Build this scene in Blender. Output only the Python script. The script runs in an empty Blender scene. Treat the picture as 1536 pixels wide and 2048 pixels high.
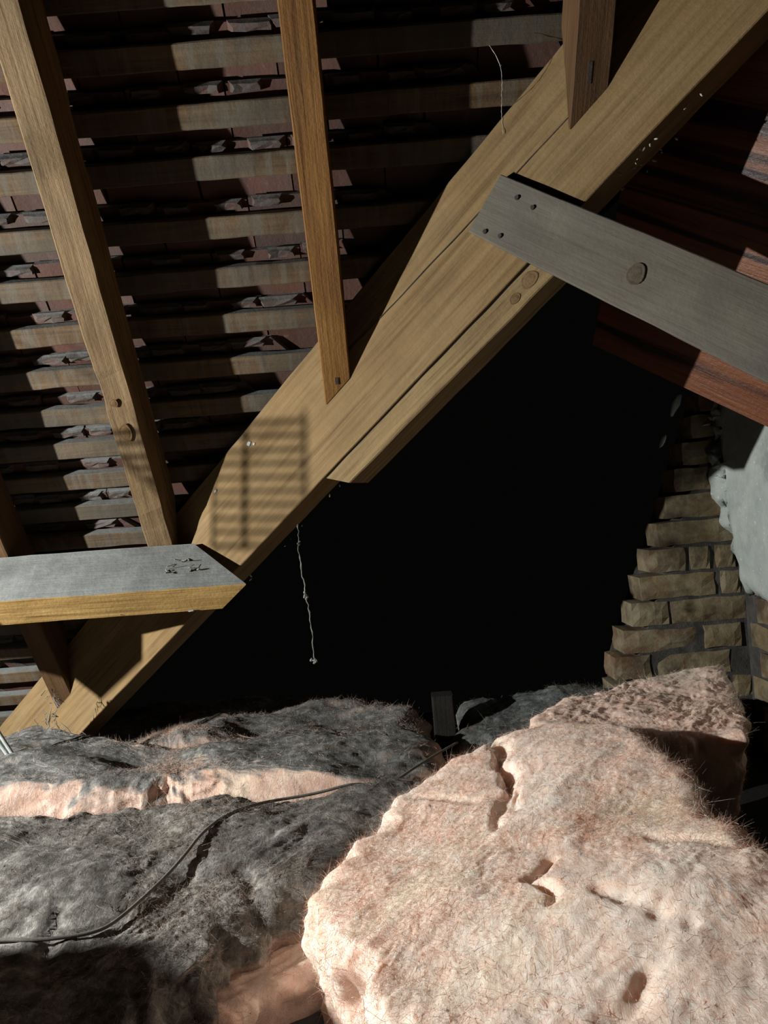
import bpy, bmesh, math, random
import numpy as np
from mathutils import Vector, Matrix, noise
from mathutils.bvhtree import BVHTree

random.seed(7)
C = bpy.context.scene
COL = C.collection
V = Vector

# ------------------------------------------------------------------ camera, light, exposure
CZ = 0.70                                   # eye height above the ceiling boards
ROLL = math.atan(0.0755)
cam_d = bpy.data.cameras.new('camera')
cam_d.sensor_fit = 'VERTICAL'
cam_d.sensor_height = 36.0
cam_d.lens = 36.0 * 1540.0 / 2048.0
cam_d.clip_start = 0.02
cam = bpy.data.objects.new('camera', cam_d)
COL.objects.link(cam)
cr, sr = math.cos(ROLL), math.sin(ROLL)
cam.matrix_world = Matrix(((cr, sr, 0, 0), (0, 0, -1, 0), (-sr, cr, 0, CZ), (0, 0, 0, 1)))
C.camera = cam

w = bpy.data.worlds.new('World')
C.world = w
w.use_nodes = True
w.node_tree.nodes['Background'].inputs[0].default_value = (0.85, 0.82, 0.75, 1)
w.node_tree.nodes['Background'].inputs[1].default_value = 0.0016

LAMP = V((-1.68, 0.77, CZ + 0.10))
ld = bpy.data.lights.new('work_lamp_light', 'POINT')
ld.energy = 230
ld.color = (1.0, 0.975, 0.92)
ld.shadow_soft_size = 0.011
lo = bpy.data.objects.new('work_lamp_light', ld)
lo.location = LAMP
COL.objects.link(lo)

C.view_settings.view_transform = 'Standard'
C.view_settings.look = 'None'
C.view_settings.gamma = 1.0
C.view_settings.use_curve_mapping = False
C.view_settings.exposure = 0.0

# ------------------------------------------------------------------ geometry of the roof
S = math.radians(54.2)
UP = V((0, -math.cos(S), math.sin(S)))       # up the slope
IN = V((0, -math.sin(S), -math.cos(S)))      # out of the slope into the attic
O = V((0, 1.65, CZ))                         # a point on the rafters' inner faces
X = V((1, 0, 0))


def rp(x, s, n=0.0):                         # roof point: along, up slope, inward
    return O + X * x + UP * s + IN * n


BP0 = V((-0.0937, 1.4947, 0.2154 + CZ))      # a point on the valley rafter's near side
BN = V((-1, -1.638, 0)).normalized()         # its normal, towards the attic
BD = V((1.638, -1, math.tan(S))).normalized()
BW = BN.cross(BD)
if BW.z > 0:
    BW = -BW


def bp(d, wd, t=0.0):                        # point on the valley rafter: along, down its depth, out of its face
    return BP0 + BD * d + BW * wd + BN * t


# ------------------------------------------------------------------ materials
def new_mat(name, rough=0.9):
    m = bpy.data.materials.new(name)
    m.use_nodes = True
    nt = m.node_tree
    b = nt.nodes['Principled BSDF']
    b.inputs['Roughness'].default_value = rough
    b.inputs['Specular IOR Level'].default_value = 0.25
    return m, nt, b


class G:
    def __init__(self, nt):
        self.nt = nt

    def n(self, t, **kw):
        nd = self.nt.nodes.new(t)
        for k, v in kw.items():
            setattr(nd, k, v)
        return nd

    def l(self, a, b):
        self.nt.links.new(a, b)

    def coord(self, scale=(1, 1, 1), kind='Object', rand=True):
        tc = self.n('ShaderNodeTexCoord')
        mp = self.n('ShaderNodeMapping')
        mp.inputs['Scale'].default_value = scale
        self.l(tc.outputs[kind], mp.inputs['Vector'])
        if rand:
            oi = self.n('ShaderNodeObjectInfo')
            mu = self.n('ShaderNodeMath', operation='MULTIPLY')
            mu.inputs[1].default_value = 37.0
            self.l(oi.outputs['Random'], mu.inputs[0])
            cx = self.n('ShaderNodeCombineXYZ')
            self.l(mu.outputs[0], cx.inputs[0])
            self.l(mu.outputs[0], cx.inputs[1])
            self.l(cx.outputs[0], mp.inputs['Location'])
        return mp.outputs[0]

    def noise(self, vec, scale, detail=4, rough=0.6, dist=0.0):
        t = self.n('ShaderNodeTexNoise')
        t.inputs['Scale'].default_value = scale
        t.inputs['Detail'].default_value = detail
        t.inputs['Roughness'].default_value = rough
        t.inputs['Distortion'].default_value = dist
        self.l(vec, t.inputs['Vector'])
        return t.outputs['Fac']

    def ramp(self, fac, stops):
        r = self.n('ShaderNodeValToRGB')
        e = r.color_ramp.elements
        while len(e) > 1:
            e.remove(e[-1])
        e[0].position, e[0].color = stops[0][0], (*stops[0][1], 1)
        for p, c in stops[1:]:
            q = e.new(p)
            q.color = (*c, 1)
        self.l(fac, r.inputs[0])
        return r.outputs[0]

    def mix(self, fac, a, b, blend='MIX'):
        m = self.n('ShaderNodeMix', data_type='RGBA', blend_type=blend)
        for s, v in ((m.inputs[0], fac), (m.inputs[6], a), (m.inputs[7], b)):
            if isinstance(v, (int, float)):
                s.default_value = v
            elif isinstance(v, tuple):
                s.default_value = (*v, 1)
            else:
                self.l(v, s)
        return m.outputs[2]

    def math(self, op, a, b=0.0, clamp=False):
        m = self.n('ShaderNodeMath', operation=op, use_clamp=clamp)
        for s, v in ((m.inputs[0], a), (m.inputs[1], b)):
            if isinstance(v, (int, float)):
                s.default_value = v
            else:
                self.l(v, s)
        return m.outputs[0]

    def rng(self, v, a, b, c=0.0, d=1.0):
        m = self.n('ShaderNodeMapRange')
        m.inputs[1].default_value, m.inputs[2].default_value = a, b
        m.inputs[3].default_value, m.inputs[4].default_value = c, d
        self.l(v, m.inputs[0])
        return m.outputs[0]

    def upness(self):                        # how far a face looks upward: where dust settles
        g = self.n('ShaderNodeNewGeometry')
        s = self.n('ShaderNodeSeparateXYZ')
        self.l(g.outputs['Normal'], s.inputs[0])
        return s.outputs[2]

    def bump(self, h, strength, dist):
        b = self.n('ShaderNodeBump')
        b.inputs['Strength'].default_value = strength
        b.inputs['Distance'].default_value = dist
        self.l(h, b.inputs['Height'])
        return b.outputs[0]


def wood(name, dark, mid, light, figure=0.7, cross=0.0, dust=0.7, grime=0.25, grain=1.0, dustcol=(0.12, 0.125, 0.124), rough=0.8,
         stripes=None, patch=0.0, patchcol=(0.14, 0.135, 0.12)):
    m, nt, b = new_mat(name, rough)
    g = G(nt)
    fine = g.noise(g.coord((2.2, 75, 75)), 1.7 * grain, 6, 0.7, 0.35)
    broad = g.noise(g.coord((1.3, 11, 11)), 1.6 * grain, 6, 0.62, 1.5)
    soft = g.noise(g.coord((0.8, 1.6, 1.6)), 5.0, 5, 0.62, 0.5)
    col = g.ramp(g.math('ADD', g.math('MULTIPLY', broad, 0.55 * min(1, figure + 0.3)), g.math('MULTIPLY', soft, 1 - 0.55 * min(1, figure + 0.3))), [(0.33, dark), (0.5, mid), (0.67, light)])
    fi = g.ramp(fine, [(0.30, (0.42, 0.35, 0.27)), (0.46, (0.92, 0.9, 0.87)), (0.55, (1.05, 1.05, 1.04)), (0.75, (1.35, 1.35, 1.32))])
    col = g.mix(figure, col, fi, 'MULTIPLY')
    blot = g.noise(g.coord((1, 1, 1)), 9, 6, 0.7)
    gm = g.rng(blot, 0.45, 0.75)
    col = g.mix(g.math('MULTIPLY', gm, grime), col, (0.05, 0.04, 0.03))
    if cross:                                  # dirt and dust run down across the narrow faces
        cs = g.noise(g.coord((55, 5, 5)), 1.0, 5, 0.65, 0.3)
        col = g.mix(g.math('MULTIPLY', g.rng(cs, 0.45, 0.66), cross), col, (0.115, 0.115, 0.10))
        cs2 = g.noise(g.coord((38, 4, 4)), 1.3, 5, 0.65, 0.3)
        col = g.mix(g.math('MULTIPLY', g.rng(cs2, 0.55, 0.7), cross), col, (0.02, 0.016, 0.012))
    if stripes:
        st = g.noise(g.coord((0.25, 9, 9)), 3.2, 3, 0.5, 0.7)
        col = g.mix(g.rng(st, 0.49, 0.6), col, stripes)
    if patch:
        pn = g.noise(g.coord((0.6, 1, 1)), 5, 4, 0.6)
        col = g.mix(g.math('MULTIPLY', g.rng(pn, 0.42, 0.6), patch), col, patchcol)
    if dust:
        d2 = g.noise(g.coord((1, 1, 1)), 60, 5, 0.7)
        d3 = g.noise(g.coord((1, 1, 1)), 11, 4, 0.6)
        dc = g.mix(d2, tuple(c * 0.62 for c in dustcol), tuple(min(1, c * 1.35) for c in dustcol))
        dc = g.mix(g.rng(d3, 0.45, 0.75), dc, tuple(c * 0.6 for c in dustcol))
        f = g.math('MULTIPLY', g.rng(g.upness(), 0.25, 0.6), dust)
        col = g.mix(f, col, dc)
    g.l(col, b.inputs['Base Color'])
    h = g.math('ADD', fine, g.math('MULTIPLY', g.noise(g.coord((1, 1, 1)), 140, 3), 0.5))
    g.l(g.bump(h, 0.5 + 0.35 * figure, 0.0022), b.inputs['Normal'])
    return m


def rgb(r, g, b):                            # display colour to scene-linear
    f = lambda c: (c / 255 / 12.92) if c / 255 <= 0.04045 else ((c / 255 + 0.050) / 1.055) ** 2.4
    return (f(r), f(g), f(b))


M = {}
M['rafter_old'] = wood('sawn rafter wood', (0.1003, 0.0623, 0.0296), (0.1584, 0.1064, 0.0542), (0.2112, 0.1506, 0.0813), figure=1.0, grime=0.3)
M['rafter'] = wood('orange rafter wood', (0.1044, 0.0461, 0.0113), (0.1723, 0.0829, 0.0219), (0.2192, 0.1152, 0.0340), figure=1.0, grime=0.25, dustcol=(0.0792, 0.0792, 0.0720))
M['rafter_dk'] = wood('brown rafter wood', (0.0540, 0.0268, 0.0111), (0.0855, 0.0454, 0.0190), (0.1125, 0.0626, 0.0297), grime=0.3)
M['beam'] = wood('golden beam wood', (0.145, 0.092, 0.040), (0.192, 0.129, 0.059), (0.225, 0.160, 0.082), grime=0.2, grain=0.8)
M['strip'] = wood('pale packing wood', (0.1423, 0.0946, 0.0426), (0.1925, 0.1351, 0.0640), (0.2302, 0.1693, 0.0852), figure=1.0, grime=0.22)
M['purlin'] = wood('purlin wood', (0.21, 0.127, 0.040), (0.31, 0.20, 0.068), (0.37, 0.255, 0.105), figure=1.0, grime=0.2, dust=1.0,
                   dustcol=(0.195, 0.21, 0.208))
M['board'] = wood('grey weathered board', (0.092, 0.084, 0.066), (0.124, 0.115, 0.092), (0.160, 0.149, 0.120), grime=0.35, dust=0.6,
                  patch=0.45, patchcol=(0.078, 0.077, 0.077), grain=0.7, figure=0.35)
M['batten'] = wood('stained batten wood', (0.0540, 0.0315, 0.0158), (0.0900, 0.0563, 0.0279), (0.1350, 0.0945, 0.0518), cross=0.55, grime=0.45, dust=0.95,
                   patch=0.75, patchcol=(0.0540, 0.0518, 0.0428), dustcol=(0.1170, 0.1260, 0.1260))
M['veneer'] = wood('mahogany veneer', (0.0800, 0.0200, 0.0090), (0.1300, 0.0425, 0.0175), (0.1700, 0.0700, 0.0300), grime=0.25, dust=0,
                   stripes=(0.0175, 0.0060, 0.0060), rough=0.38)
M['knot'] = wood('brown knot wood', (0.085, 0.048, 0.020), (0.125, 0.075, 0.033), (0.16, 0.10, 0.05), dust=0)
M['knot_grey'] = wood('greyed knot wood', (0.075, 0.060, 0.042), (0.095, 0.078, 0.056), (0.115, 0.096, 0.07), dust=0)
M['dark_wood'] = wood('near black wood', (0.0055, 0.0050, 0.0045), (0.0088, 0.0075, 0.0065), (0.0125, 0.0112, 0.0100), dust=0.3, dustcol=(0.0225, 0.0225, 0.0225))  # near black tone for the post
M['loft_board'] = wood('dusty loft board', (0.0360, 0.0360, 0.0360), (0.0480, 0.0480, 0.0480), (0.0600, 0.0600, 0.0580), dust=0.8, dustcol=(0.0480, 0.0500, 0.0520))


def mat_tile():
    m, nt, b = new_mat('red clay tile', 0.75)
    g = G(nt)
    oi = g.n('ShaderNodeObjectInfo')
    base = g.ramp(oi.outputs['Random'], [(0.0, (0.052, 0.022, 0.014)), (0.35, (0.074, 0.031, 0.020)), (0.7, (0.09, 0.038, 0.029)), (1.0, (0.05, 0.032, 0.025))])
    big = g.noise(g.coord(), 14, 5, 0.65)
    col = g.mix(g.rng(big, 0.35, 0.75), base, (0.06, 0.042, 0.038))
    lime = g.noise(g.coord(), 22, 6, 0.75)
    col = g.mix(g.rng(lime, 0.6, 0.75, 0, 0.5), col, (0.17, 0.14, 0.13))
    d2 = g.noise(g.coord(), 90, 4, 0.7)
    dc = g.mix(d2, (0.06, 0.064, 0.064), (0.19, 0.205, 0.205))
    col = g.mix(g.rng(g.upness(), 0.0, 0.55, 0, 0.95), col, dc)
    tc = g.n('ShaderNodeTexCoord')
    sp = g.n('ShaderNodeSeparateXYZ')
    g.l(tc.outputs['Object'], sp.inputs[0])
    nib = g.math('MULTIPLY', g.rng(sp.outputs[2], -0.001, -0.004), g.rng(g.noise(g.coord(), 70, 4, 0.7), 0.35, 0.6, 0.1, 0.95))
    col = g.mix(nib, col, g.mix(d2, (0.024, 0.021, 0.019), (0.085, 0.085, 0.081)))
    g.l(col, b.inputs['Base Color'])
    h = g.noise(g.coord(), 120, 6, 0.7)
    g.l(g.bump(h, 0.6, 0.002), b.inputs['Normal'])
    return m


def mat_rough(name, c1, c2, scale=20, speck=None, bump=0.004, rand=0.0, dark=None):
    m, nt, b = new_mat(name, 0.95)
    g = G(nt)
    n1 = g.noise(g.coord(), scale, 8, 0.68)
    col = g.mix(g.rng(n1, 0.32, 0.68), c1, c2)
    if dark:
        n3 = g.noise(g.coord(), scale * 0.55, 5, 0.65)
        col = g.mix(g.rng(n3, 0.52, 0.68, 0, 0.85), col, dark)
    if speck:
        n2 = g.noise(g.coord(), scale * 5, 3, 0.6)
        col = g.mix(g.rng(n2, 0.64, 0.7), col, speck)
    g.l(col, b.inputs['Base Color'])
    h = g.noise(g.coord(), scale * 4, 8, 0.7)
    g.l(g.bump(h, 0.8, bump), b.inputs['Normal'])
    return m


def mat_brick():
    m, nt, b = new_mat('yellow stock brick', 0.95)
    g = G(nt)
    oi = g.n('ShaderNodeObjectInfo')
    base = g.ramp(oi.outputs['Random'], [(0.0, (0.16, 0.115, 0.06)), (0.3, (0.21, 0.17, 0.095)), (0.5, (0.165, 0.09, 0.048)), (0.7, (0.22, 0.19, 0.115)), (1.0, (0.15, 0.075, 0.045))])
    n1 = g.noise(g.coord(), 16, 6, 0.68)
    col = g.mix(g.rng(n1, 0.4, 0.62), base, (0.24, 0.21, 0.14))
    n2 = g.noise(g.coord(), 9, 6, 0.7)
    col = g.mix(g.rng(n2, 0.46, 0.64, 0, 0.85), col, (0.06, 0.042, 0.03))
    n4 = g.noise(g.coord(), 30, 6, 0.7)
    col = g.mix(g.rng(n4, 0.58, 0.66, 0, 0.7), col, (0.16, 0.075, 0.04))
    g.l(col, b.inputs['Base Color'])
    g.l(g.bump(g.noise(g.coord(), 110, 6, 0.7), 0.7, 0.003), b.inputs['Normal'])
    return m


def mat_batt(name, dust, soot=0.0, dustcol=((0.10, 0.093, 0.082), (0.31, 0.305, 0.288)), pink=((0.88, 0.61, 0.48), (0.93, 0.80, 0.70)),
             upk=0.0, pale=0.5, sss=0.0, recess=0.8, up0=0.45):
    """glass wool: pink where clean, grey where dust has settled (upk makes the dust prefer upward faces)"""
    m, nt, b = new_mat(name, 1.0)
    b.inputs['Specular IOR Level'].default_value = 0.05
    b.inputs['Subsurface Weight'].default_value = sss
    b.inputs['Subsurface Radius'].default_value = (1.0, 0.7, 0.55)
    b.inputs['Subsurface Scale'].default_value = 0.012
    g = G(nt)
    co = g.coord(rand=False)
    fib = g.noise(g.coord((60, 16, 30), rand=False), 1.0, 6, 0.75, 1.6)
    wool = g.noise(co, 26, 7, 0.72, 0.8)
    big = g.noise(co, 6.5, 4, 0.6, 0.4)
    col = g.mix(g.rng(g.math('ADD', g.math('MULTIPLY', wool, 0.6), g.math('MULTIPLY', big, 0.4)), 0.38, 0.62), pink[0], pink[1])
    col = g.mix(g.rng(fib, 0.5, 0.72, 0, pale), col, (0.95, 0.91, 0.86))
    yl = g.noise(co, 4.2, 4, 0.6, 0.5)
    col = g.mix(g.rng(yl, 0.55, 0.7, 0, 0.55), col, (0.90, 0.82, 0.64))
    dn = g.noise(co, 17, 9, 0.75, 0.6)
    dc = g.mix(g.rng(dn, 0.3, 0.7), dustcol[0], dustcol[1])
    fine = g.noise(co, 120, 5, 0.7)
    dc = g.mix(g.rng(fine, 0.55, 0.75, 0, 0.5), dc, tuple(min(1, c * 1.5) for c in dustcol[1]))
    dc = g.mix(g.rng(fine, 0.42, 0.28, 0, 0.7), dc, tuple(c * 0.4 for c in dustcol[0]))
    mt = g.noise(co, 42, 6, 0.72, 0.5)
    dc = g.mix(g.rng(mt, 0.5, 0.68, 0, 0.75), dc, tuple(min(1, c * 1.7) for c in dustcol[1]))
    dc = g.mix(g.rng(mt, 0.47, 0.33, 0, 0.75), dc, tuple(c * 0.35 for c in dustcol[0]))
    bn = g.noise(co, 8, 6, 0.7, 0.5)
    dc = g.mix(g.rng(bn, 0.55, 0.7, 0, 0.45), dc, (0.17, 0.13, 0.08))
    f = g.math('ADD', g.math('MULTIPLY', g.math('SUBTRACT', big, 0.5), 2.2), dust)
    if upk:
        f = g.math('ADD', f, g.math('MULTIPLY', g.math('SUBTRACT', g.upness(), up0), upk))
    f = g.math('ADD', f, g.math('MULTIPLY', g.math('SUBTRACT', wool, 0.5), 1.4), True)
    col = g.mix(f, col, dc)
    if soot:
        sn = g.noise(co, 3.4, 4, 0.6, 0.6)
        col = g.mix(g.rng(sn, 0.45, 0.62, 0, soot), col, (0.035, 0.034, 0.032))
    spk = g.noise(co, 75, 3, 0.6)
    col = g.mix(g.rng(spk, 0.70, 0.76, 0, 0.75), col, (0.05, 0.045, 0.04))
    at = g.n('ShaderNodeAttribute', attribute_name='creased')     # creases take a deeper orange tint
    col = g.mix(g.rng(at.outputs['Fac'], 0.25, 1.0, 0, recess), col, (0.78, 0.42, 0.27))
    g.l(col, b.inputs['Base Color'])
    h = g.math('ADD', g.math('MULTIPLY', fib, 0.8), g.math('ADD', wool, g.math('MULTIPLY', g.noise(co, 150, 6, 0.75), 0.6)))
    g.l(g.bump(h, 0.6, 0.005), b.inputs['Normal'])
    return m


M['tile'] = mat_tile()
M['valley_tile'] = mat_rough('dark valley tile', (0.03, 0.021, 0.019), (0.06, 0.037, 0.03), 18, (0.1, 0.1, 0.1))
M['brick'] = mat_brick()
M['mortar'] = mat_rough('sooty mortar', (0.04, 0.039, 0.037), (0.10, 0.098, 0.093), 26, bump=0.006)
M['render'] = mat_rough('grey cement render', (0.33, 0.38, 0.365), (0.46, 0.51, 0.49), 15, (0.6, 0.62, 0.58), dark=(0.24, 0.26, 0.25))
M['plaster_bit'] = mat_rough('pale plaster', (0.35, 0.38, 0.37), (0.5, 0.53, 0.52), 15)
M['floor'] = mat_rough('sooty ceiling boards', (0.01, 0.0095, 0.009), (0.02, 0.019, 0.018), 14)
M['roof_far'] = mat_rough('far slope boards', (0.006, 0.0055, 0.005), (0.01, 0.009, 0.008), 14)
M['nail'] = mat_rough('rusted steel', (0.035, 0.03, 0.028), (0.07, 0.06, 0.050), 60)
M['cable'] = mat_rough('dusty grey cable', (0.13, 0.125, 0.11), (0.2, 0.19, 0.17), 60, bump=0.001)
M['pale_cable'] = mat_rough('pale cable sheath', (0.28, 0.32, 0.31), (0.38, 0.42, 0.41), 40, bump=0.001)
M['cobweb'] = mat_rough('dusty cobweb', (0.34, 0.34, 0.32), (0.5, 0.5, 0.47), 60, bump=0.001)
M['dust_fluff'] = mat_rough('grey dust fluff', (0.12, 0.12, 0.113), (0.24, 0.24, 0.225), 60, bump=0.001)
M['pink'] = mat_batt('clean pink glass wool', -0.62, sss=0.6, pale=0.75)
M['pink_back'] = mat_batt('rosy glass wool', -0.45, pink=((0.80, 0.52, 0.41), (0.88, 0.72, 0.62)), sss=0.4)
M['dusty'] = mat_batt('dust covered glass wool', 0.75, upk=1.2, soot=0.5, recess=0.0, pink=((0.42, 0.27, 0.20), (0.52, 0.39, 0.32)))
M['dusty_mid'] = mat_batt('half dusted glass wool', 0.35, upk=2.6, up0=0.6, soot=0.3, recess=0.0, pink=((0.52, 0.33, 0.25), (0.64, 0.48, 0.40)), dustcol=((0.07, 0.07, 0.067), (0.23, 0.235, 0.228)))
M['dusty_far'] = mat_batt('sooty glass wool', 1.1, upk=0.5, soot=0.7, dustcol=((0.05, 0.053, 0.052), (0.16, 0.175, 0.172)))
# ------------------------------------------------------------------ builders


def link(name, me, mat=None, parent=None):
    o = bpy.data.objects.new(name, me)
    COL.objects.link(o)
    if me is not None and mat is not None and not me.materials:
        me.materials.append(mat)
    if parent is not None:
        o.parent = parent
        o.matrix_parent_inverse = parent.matrix_world.inverted()
    return o


def tag(o, label=None, cat=None, group=None, kind=None):
    if label:
        o['label'] = label
    if cat:
        o['category'] = cat
    if group:
        o['group'] = group
    if kind:
        o['kind'] = kind
    return o


def bm_obj(name, bm, mat, parent=None, smooth=False, mw=None):
    me = bpy.data.meshes.new(name)
    if smooth:
        for f in bm.faces:
            f.smooth = True
    bm.to_mesh(me)
    bm.free()
    o = link(name, me, mat)
    if mw is not None:
        o.matrix_world = mw
    if parent is not None:
        bpy.context.view_layer.update()
        o.parent = parent
        o.matrix_parent_inverse = parent.matrix_world.inverted()
    return o


def frame(origin, ax, ay, az):
    m = Matrix((ax, ay, az)).transposed().to_4x4()
    m.translation = origin
    return m


def timber_bm(L, w, h, seg=40, rough=0.0012, chamfer=0.002, seed=0.0, wane=0.0):
    """a sawn timber along local x from 0 to L, w across y, h across z, centred; rough arrises"""
    bm = bmesh.new()
    c = chamfer
    prof = []
    hw, hh = w / 2, h / 2
    for sy, sz, order in ((1, 1, 0), (-1, 1, 1), (-1, -1, 0), (1, -1, 1)):
        a = (sy * hw, sz * (hh - c))
        b = (sy * (hw - c), sz * hh)
        prof += [a, b] if order == 0 else [b, a]
    rings = []
    for i in range(seg + 1):
        x = L * i / seg
        ring = []
        for k, (y, z) in enumerate(prof):
            p = V((x * 18, y * 30 + seed * 7.3, z * 30 + seed * 3.1))
            d = noise.noise_vector(p) * rough + noise.noise_vector(V((x * 2.2, seed * 5 + y * 3, z * 3))) * rough * 2.0
            yy, zz = y + d.y, z + d.z
            if wane and noise.noise(V((x * 7 + seed, k // 2 * 5.0, 0))) > 0.25:
                yy *= 1 - wane
                zz *= 1 - wane
            ring.append(bm.verts.new((x, yy, zz)))
        rings.append(ring)
    for a, b in zip(rings, rings[1:]):
        for k in range(8):
            bm.faces.new((a[k], a[(k + 1) % 8], b[(k + 1) % 8], b[k]))
    bm.faces.new(rings[0][::-1])
    bm.faces.new(rings[-1])
    bmesh.ops.recalc_face_normals(bm, faces=bm.faces)
    return bm


def cut(bm, mw, co, no):
    """saw the timber along a world plane; what lies on the normal's side falls off"""
    inv = mw.inverted()
    lco = inv @ co
    lno = (inv.to_3x3() @ no).normalized()
    r = bmesh.ops.bisect_plane(bm, geom=bm.verts[:] + bm.edges[:] + bm.faces[:], plane_co=lco, plane_no=lno, clear_outer=True)
    ed = [e for e in r['geom_cut'] if isinstance(e, bmesh.types.BMEdge)]
    if ed:
        bmesh.ops.contextual_create(bm, geom=ed)
        bmesh.ops.recalc_face_normals(bm, faces=bm.faces)


def tube_bm(pts, rad, sides=6, bm=None):
    bm = bm or bmesh.new()
    rings = []
    n = len(pts)
    for i, p in enumerate(pts):
        t = (pts[min(i + 1, n - 1)] - pts[max(i - 1, 0)]).normalized()
        a = t.cross(V((0.13, 0.31, 0.94)))
        if a.length < 1e-4:
            a = t.cross(V((1, 0, 0)))
        a.normalize()
        b = t.cross(a)
        r = rad[i] if isinstance(rad, (list, tuple)) else rad
        rings.append([bm.verts.new(p + (a * math.cos(2 * math.pi * k / sides) + b * math.sin(2 * math.pi * k / sides)) * r) for k in range(sides)])
    for A, B in zip(rings, rings[1:]):
        for k in range(sides):
            bm.faces.new((A[k], A[(k + 1) % sides], B[(k + 1) % sides], B[k]))
    bm.faces.new(rings[0][::-1])
    bm.faces.new(rings[-1])
    return bm


def smooth_path(pts, n):
    out = []
    for i in range(len(pts) - 1):
        p0, p1, p2, p3 = pts[max(i - 1, 0)], pts[i], pts[i + 1], pts[min(i + 2, len(pts) - 1)]
        for k in range(n):
            t = k / n
            out.append(0.5 * ((2 * p1) + (p2 - p0) * t + (2 * p0 - 5 * p1 + 4 * p2 - p3) * t * t + (3 * p1 - p0 - 3 * p2 + p3) * t ** 3))
    out.append(pts[-1])
    return out


# ------------------------------------------------------------------ setting: floor
bm = bmesh.new()
bmesh.ops.create_grid(bm, x_segments=2, y_segments=2, size=1)
for v in bm.verts:
    v.co = V((v.co.x * 2.2, 1.0 + v.co.y * 1.65, 0))
r = bmesh.ops.extrude_face_region(bm, geom=bm.faces[:])
for v in [e for e in r['geom'] if isinstance(e, bmesh.types.BMVert)]:
    v.co.z -= 0.03
bmesh.ops.recalc_face_normals(bm, faces=bm.faces)
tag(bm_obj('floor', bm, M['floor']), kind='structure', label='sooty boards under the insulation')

# ------------------------------------------------------------------ setting: near roof slope (battens and plain tiles)
roof = link('ceiling', None)
roof.location = rp(0, 0, -0.12)
bpy.context.view_layer.update()
tag(roof, kind='structure', label='tiled roof slope seen from inside')

BTOP = [1.045, 0.96, 0.874, 0.788, 0.704, 0.606, 0.517, 0.424, 0.337, 0.249, 0.171, 0.091, 0.007, -0.077,
        -0.162, -0.247, -0.332, -0.417, -0.502, -0.587, -0.672]
BH, BT = 0.039, 0.022


def valley_x(s, back=0.0):                   # where the valley rafter's near face meets the slope at height s
    p = rp(0, s, -0.1)
    return BP0.x + (p.y - BP0.y) * -1.638 + back


for i, s in enumerate(BTOP):
    x1 = valley_x(s) + 0.12
    x0 = -1.25
    ax, ay, az = X, UP, -IN
    mw = frame(rp(x0, s - BH / 2, -0.1 - BT / 2) + UP * random.uniform(-0.003, 0.003), ax, ay, -IN)
    bm = timber_bm(x1 - x0, BH, BT, seg=int((x1 - x0) * 30) + 4, rough=0.0013, seed=i + 1.0, wane=0.05)
    cut(bm, mw, BP0 - BN * 0.055, -BN)
    bm_obj('batten', bm, M['batten'], roof, mw=mw)

TW, TH, TT = 0.165, 0.265, 0.012


def tile_mesh(kind, seed):
    """plain clay tile, head at y=0, tail at y=-TH, inner face at z=0, two nibs hooking over the batten"""
    rnd = random.Random(seed)
    bm = bmesh.new()
    nx, ny = 6, 5
    hw = TW / 2 - 0.001
    top = []
    for side in (0, 1):
        g = []
        for j in range(ny + 1):
            row = []
            y = 0.016 - (TH + 0.016) * j / ny
            for i in range(nx + 1):
                x = -hw + 2 * hw * i / nx
                if kind == 'clipped' and x > -0.02:
                    t = min(1.0, (0.008 - y) / 0.13)
                    x = -0.02 + (x + 0.02) * (0.25 + 0.75 * math.sin(t * math.pi / 2))
                z = TT * side + 0.0035 * (1 - (x / hw) ** 2) + 0.0012 * noise.noise(V((x * 40 + seed, y * 40, side)))
                row.append(bm.verts.new((x, y + 0.0012 * noise.noise(V((x * 60, seed, j))), z)))
            g.append(row)
        top.append(g)
    a, b = top
    for j in range(ny):
        for i in range(nx):
            bm.faces.new((a[j][i], a[j][i + 1], a[j + 1][i + 1], a[j + 1][i]))
            bm.faces.new((b[j + 1][i], b[j + 1][i + 1], b[j][i + 1], b[j][i]))
    rim_a = a[0] + [r[-1] for r in a[1:]] + a[-1][-2::-1] + [r[0] for r in a[-2:0:-1]]
    rim_b = b[0] + [r[-1] for r in b[1:]] + b[-1][-2::-1] + [r[0] for r in b[-2:0:-1]]
    for k in range(len(rim_a)):
        q = (k + 1) % len(rim_a)
        bm.faces.new((rim_a[k], rim_b[k], rim_b[q], rim_a[q]))
    nibs = [-0.048, 0.048] if kind == 'plain' else [-0.05]
    if kind == 'single':
        nibs = [0.0]
    for nx_ in nibs:                          # each nib: a rough lump under the head
        nw = rnd.uniform(0.024, 0.040)
        r = bmesh.ops.create_grid(bm, x_segments=3, y_segments=2, size=1)
        vs = r['verts']
        e = bmesh.ops.extrude_face_region(bm, geom=list({f for v in vs for f in v.link_faces}))
        vt = [q for q in e['geom'] if isinstance(q, bmesh.types.BMVert)]
        for v in vs:
            v.co = V((nx_ + v.co.x * nw, 0.0105 + v.co.y * 0.0085, 0.003))
        for v in vt:
            v.co = V((nx_ + v.co.x * nw * 0.8 + rnd.uniform(-0.005, 0.005), 0.0095 + v.co.y * 0.006 + rnd.uniform(-0.001, 0.001),
                      -0.0075 - rnd.uniform(-0.003, 0.003) * 1.0))
    bmesh.ops.recalc_face_normals(bm, faces=bm.faces)
    me = bpy.data.meshes.new('tile')
    bm.to_mesh(me)
    bm.free()
    me.materials.append(M['tile'])
    return me


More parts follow.
